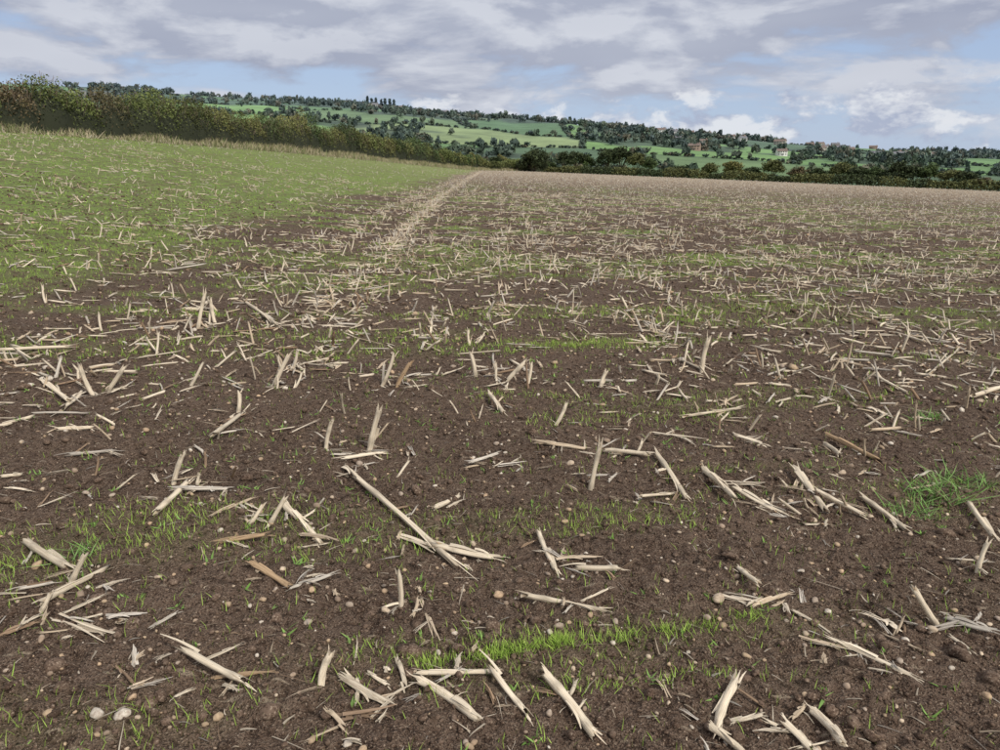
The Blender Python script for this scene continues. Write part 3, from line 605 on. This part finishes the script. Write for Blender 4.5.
# ------------------------------------------------------------------ houses
M_wall=[plain('render_wall',(.62,.60,.57),(.75,.73,.69),1.5),plain('brick_wall',(.26,.19,.15),(.34,.25,.20),2),plain('stone_wall',(.40,.37,.31),(.50,.46,.39),2)]
M_roof=[plain('tile_roof',(.16,.12,.10),(.21,.165,.14),2),plain('slate_roof',(.14,.14,.15),(.21,.21,.22),2)]
M_win=plain('window_glass',(.03,.035,.04),(.06,.07,.08),1,.2)
def box(mb,x0,x1,y0,y1,z0,z1):
    v=[(x,y,z) for x in(x0,x1) for y in(y0,y1) for z in(z0,z1)]
    mb.add(v,[[0,1,3,2],[4,6,7,5],[0,4,5,1],[2,3,7,6],[0,2,6,4],[1,5,7,3]])
HM=[]
for wi in range(3):
    for ri in range(2):
        L,W,h,rh=11+wi*2,7,4.8,2.4
        a=MB(); a.add([(-L/2,-W/2,-2),(L/2,-W/2,-2),(L/2,W/2,-2),(-L/2,W/2,-2),(-L/2,-W/2,h),(L/2,-W/2,h),(L/2,W/2,h),(-L/2,W/2,h),(-L/2,0,h+rh),(L/2,0,h+rh)],[[0,1,5,4],[1,2,6,5],[2,3,7,6],[3,0,4,7]],[[4,8,7],[5,6,9]])
        b_=MB(); o=.4; b_.add([(-L/2-o,-W/2-o,h-.2),(L/2+o,-W/2-o,h-.2),(L/2+o,0,h+rh+.15),(-L/2-o,0,h+rh+.15),(L/2+o,W/2+o,h-.2),(-L/2-o,W/2+o,h-.2)],[[0,1,2,3],[3,2,4,5]])
        c_=MB()
        for lx in np.linspace(-L/2+1.8,L/2-1.8,4):
            for z0 in(.9,3.2): box(c_,lx-.55,lx+.55,-W/2-.06,-W/2+.02,z0,z0+1.1); box(c_,lx-.55,lx+.55,W/2-.02,W/2+.06,z0,z0+1.1)
        box(c_,-.5,.5,-W/2-.08,-W/2+.02,0,2.1)
        d_=MB(); box(d_,L/2-1.6,L/2-.8,-.4,.4,h+1.3,h+rh+1.1)
        HM.append((a.mesh('walls',M_wall[wi]),b_.mesh('roof',M_roof[ri]),c_.mesh('windows_and_door',M_win),d_.mesh('chimney',M_wall[1])))
def house(x,y,s=1):
    nm=['rendered_house','rendered_house','brick_house','brick_house','stone_house','stone_house']; k=int(rng.choice(6,p=[.3,.3,.07,.07,.13,.13]))
    e=empty(nm[k],(x,y,float(H(x,y))+.2),rng.uniform(-.6,.6)); e.scale=(s,s,s)
    for m_,n_ in zip(HM[k],('walls','roof','windows_and_door','chimney')):
        o=bpy.data.objects.new(n_,m_); sc.collection.objects.link(o); o.parent=e
for i in range(46):
    u=rng.uniform(.2,.56); yy=rng.uniform(760,1300); house(u*yy,yy,.9)
for i in range(30):
    xx=rng.uniform(60,900); house(xx,rng.uniform(1400,1480),1.1)
for i in range(6): house(rng.uniform(-400,0),rng.uniform(1300,1450),1.0)
# ------------------------------------------------------------------ sky
EL,AZ=math.radians(40),math.radians(140)
w=bpy.data.worlds.new('World'); sc.world=w; w.use_nodes=True; nt=w.node_tree; nt.nodes.clear()
out=N(nt,'ShaderNodeOutputWorld'); bg=N(nt,'ShaderNodeBackground'); bg.inputs['Strength'].default_value=.11; nt.links.new(bg.outputs[0],out.inputs[0])
sky=N(nt,'ShaderNodeTexSky'); sky.sky_type='NISHITA'; sky.sun_disc=False; sky.sun_elevation=EL; sky.sun_rotation=AZ; sky.air_density=1.2; sky.dust_density=.6; sky.ozone_density=2
tc=N(nt,'ShaderNodeTexCoord'); D=tc.outputs['Generated']
def cmap(scale,loc=(0,0,0)):
    m=N(nt,'ShaderNodeMapping'); nt.links.new(D,m.inputs['Vector']); m.inputs['Scale'].default_value=scale; m.inputs['Location'].default_value=loc; return m.outputs[0]
sx=N(nt,'ShaderNodeSeparateXYZ'); nt.links.new(D,sx.inputs[0]); zz=sx.outputs[2]; az=math_(nt,'ARCTAN2',sx.outputs[0],sx.outputs[1])
n1=noise(nt,cmap((1,1,3.0),(3.1,.4,.2)),6,7,.57,.3)
n1b=noise(nt,cmap((1,1,3.0),(3.1,.4,.275)),6,7,.57,.3)
n2=noise(nt,cmap((1,1,4.5),(7.7,2.2,1.3)),2.6,3,.5,.2)
n3=noise(nt,cmap((1,1,1.9),(1.7,5.2,0.3)),15,7,.60,.2)
n3b=noise(nt,cmap((1,1,1.9),(1.7,5.2,.345)),15,5,.60,.2)
blue=mix(nt,.82,sky.outputs[0],mix(nt,rng_(nt,zz,0,.25),(4.1,5.1,6.9),(3.1,4.2,6.7)))
deck=mix(nt,rng_(nt,n2,.35,.65),(3.3,3.6,4.6),(5.0,5.3,6.1))
lit=rng_(nt,math_(nt,'SUBTRACT',n1,n1b),-.06,.10,0,1)
deck=mix(nt,lit,mix(nt,.45,deck,(2.9,3.2,4.2)),mix(nt,.55,deck,(6.6,6.8,7.3)))
cover=math_(nt,'ADD',math_(nt,'ADD',math_(nt,'MULTIPLY',n1,.8),math_(nt,'MULTIPLY',n2,.5)),rng_(nt,zz,.04,.17,-.09,.125))
mask=rng_(nt,cover,.55,.70,0,.97,True)
col=mix(nt,mask,blue,deck)
band=math_(nt,'MULTIPLY',rng_(nt,zz,.005,.03,.0,1,True),rng_(nt,zz,.06,.11,1,0,True))
band=math_(nt,'MULTIPLY',band,rng_(nt,az,-.25,.15,.25,1,True))
cm=rng_(nt,math_(nt,'ADD',n3,math_(nt,'MULTIPLY',band,.15)),.58,.72,0,.85,True); cm=math_(nt,'MULTIPLY',cm,rng_(nt,band,.05,.4))
cl=rng_(nt,math_(nt,'SUBTRACT',n3,n3b),-.05,.13)
col=mix(nt,cm,col,mix(nt,cl,(3.7,4.1,5.3),(7.1,7.3,7.7)))
col=mix(nt,1.0,col,mix(nt,rng_(nt,zz,.25,.8,0,1,True),(1,1,1),(1.7,1.6,1.45)),'MULTIPLY')
nt.links.new(col,bg.inputs['Color'])
sl=bpy.data.lights.new('sun','SUN'); sl.energy=3.0; sl.angle=math.radians(7); sl.color=(1,.95,.88)
so=bpy.data.objects.new('sun',sl); sc.collection.objects.link(so)
dv=Vector((math.sin(AZ)*math.cos(EL),math.cos(AZ)*math.cos(EL),math.sin(EL))); so.rotation_euler=dv.to_track_quat('Z','Y').to_euler()
cd=bpy.data.cameras.new('camera'); cam=bpy.data.objects.new('camera',cd); sc.collection.objects.link(cam); sc.camera=cam
cd.sensor_width=36; cd.lens=36*.755; cd.clip_end=9000; cd.clip_start=.05
cam.location=(0,0,1.6); cam.rotation_euler=(PI/2-math.atan(210/755),0,0)
sc.view_settings.view_transform='Standard'; sc.view_settings.look='None'; sc.view_settings.exposure=0
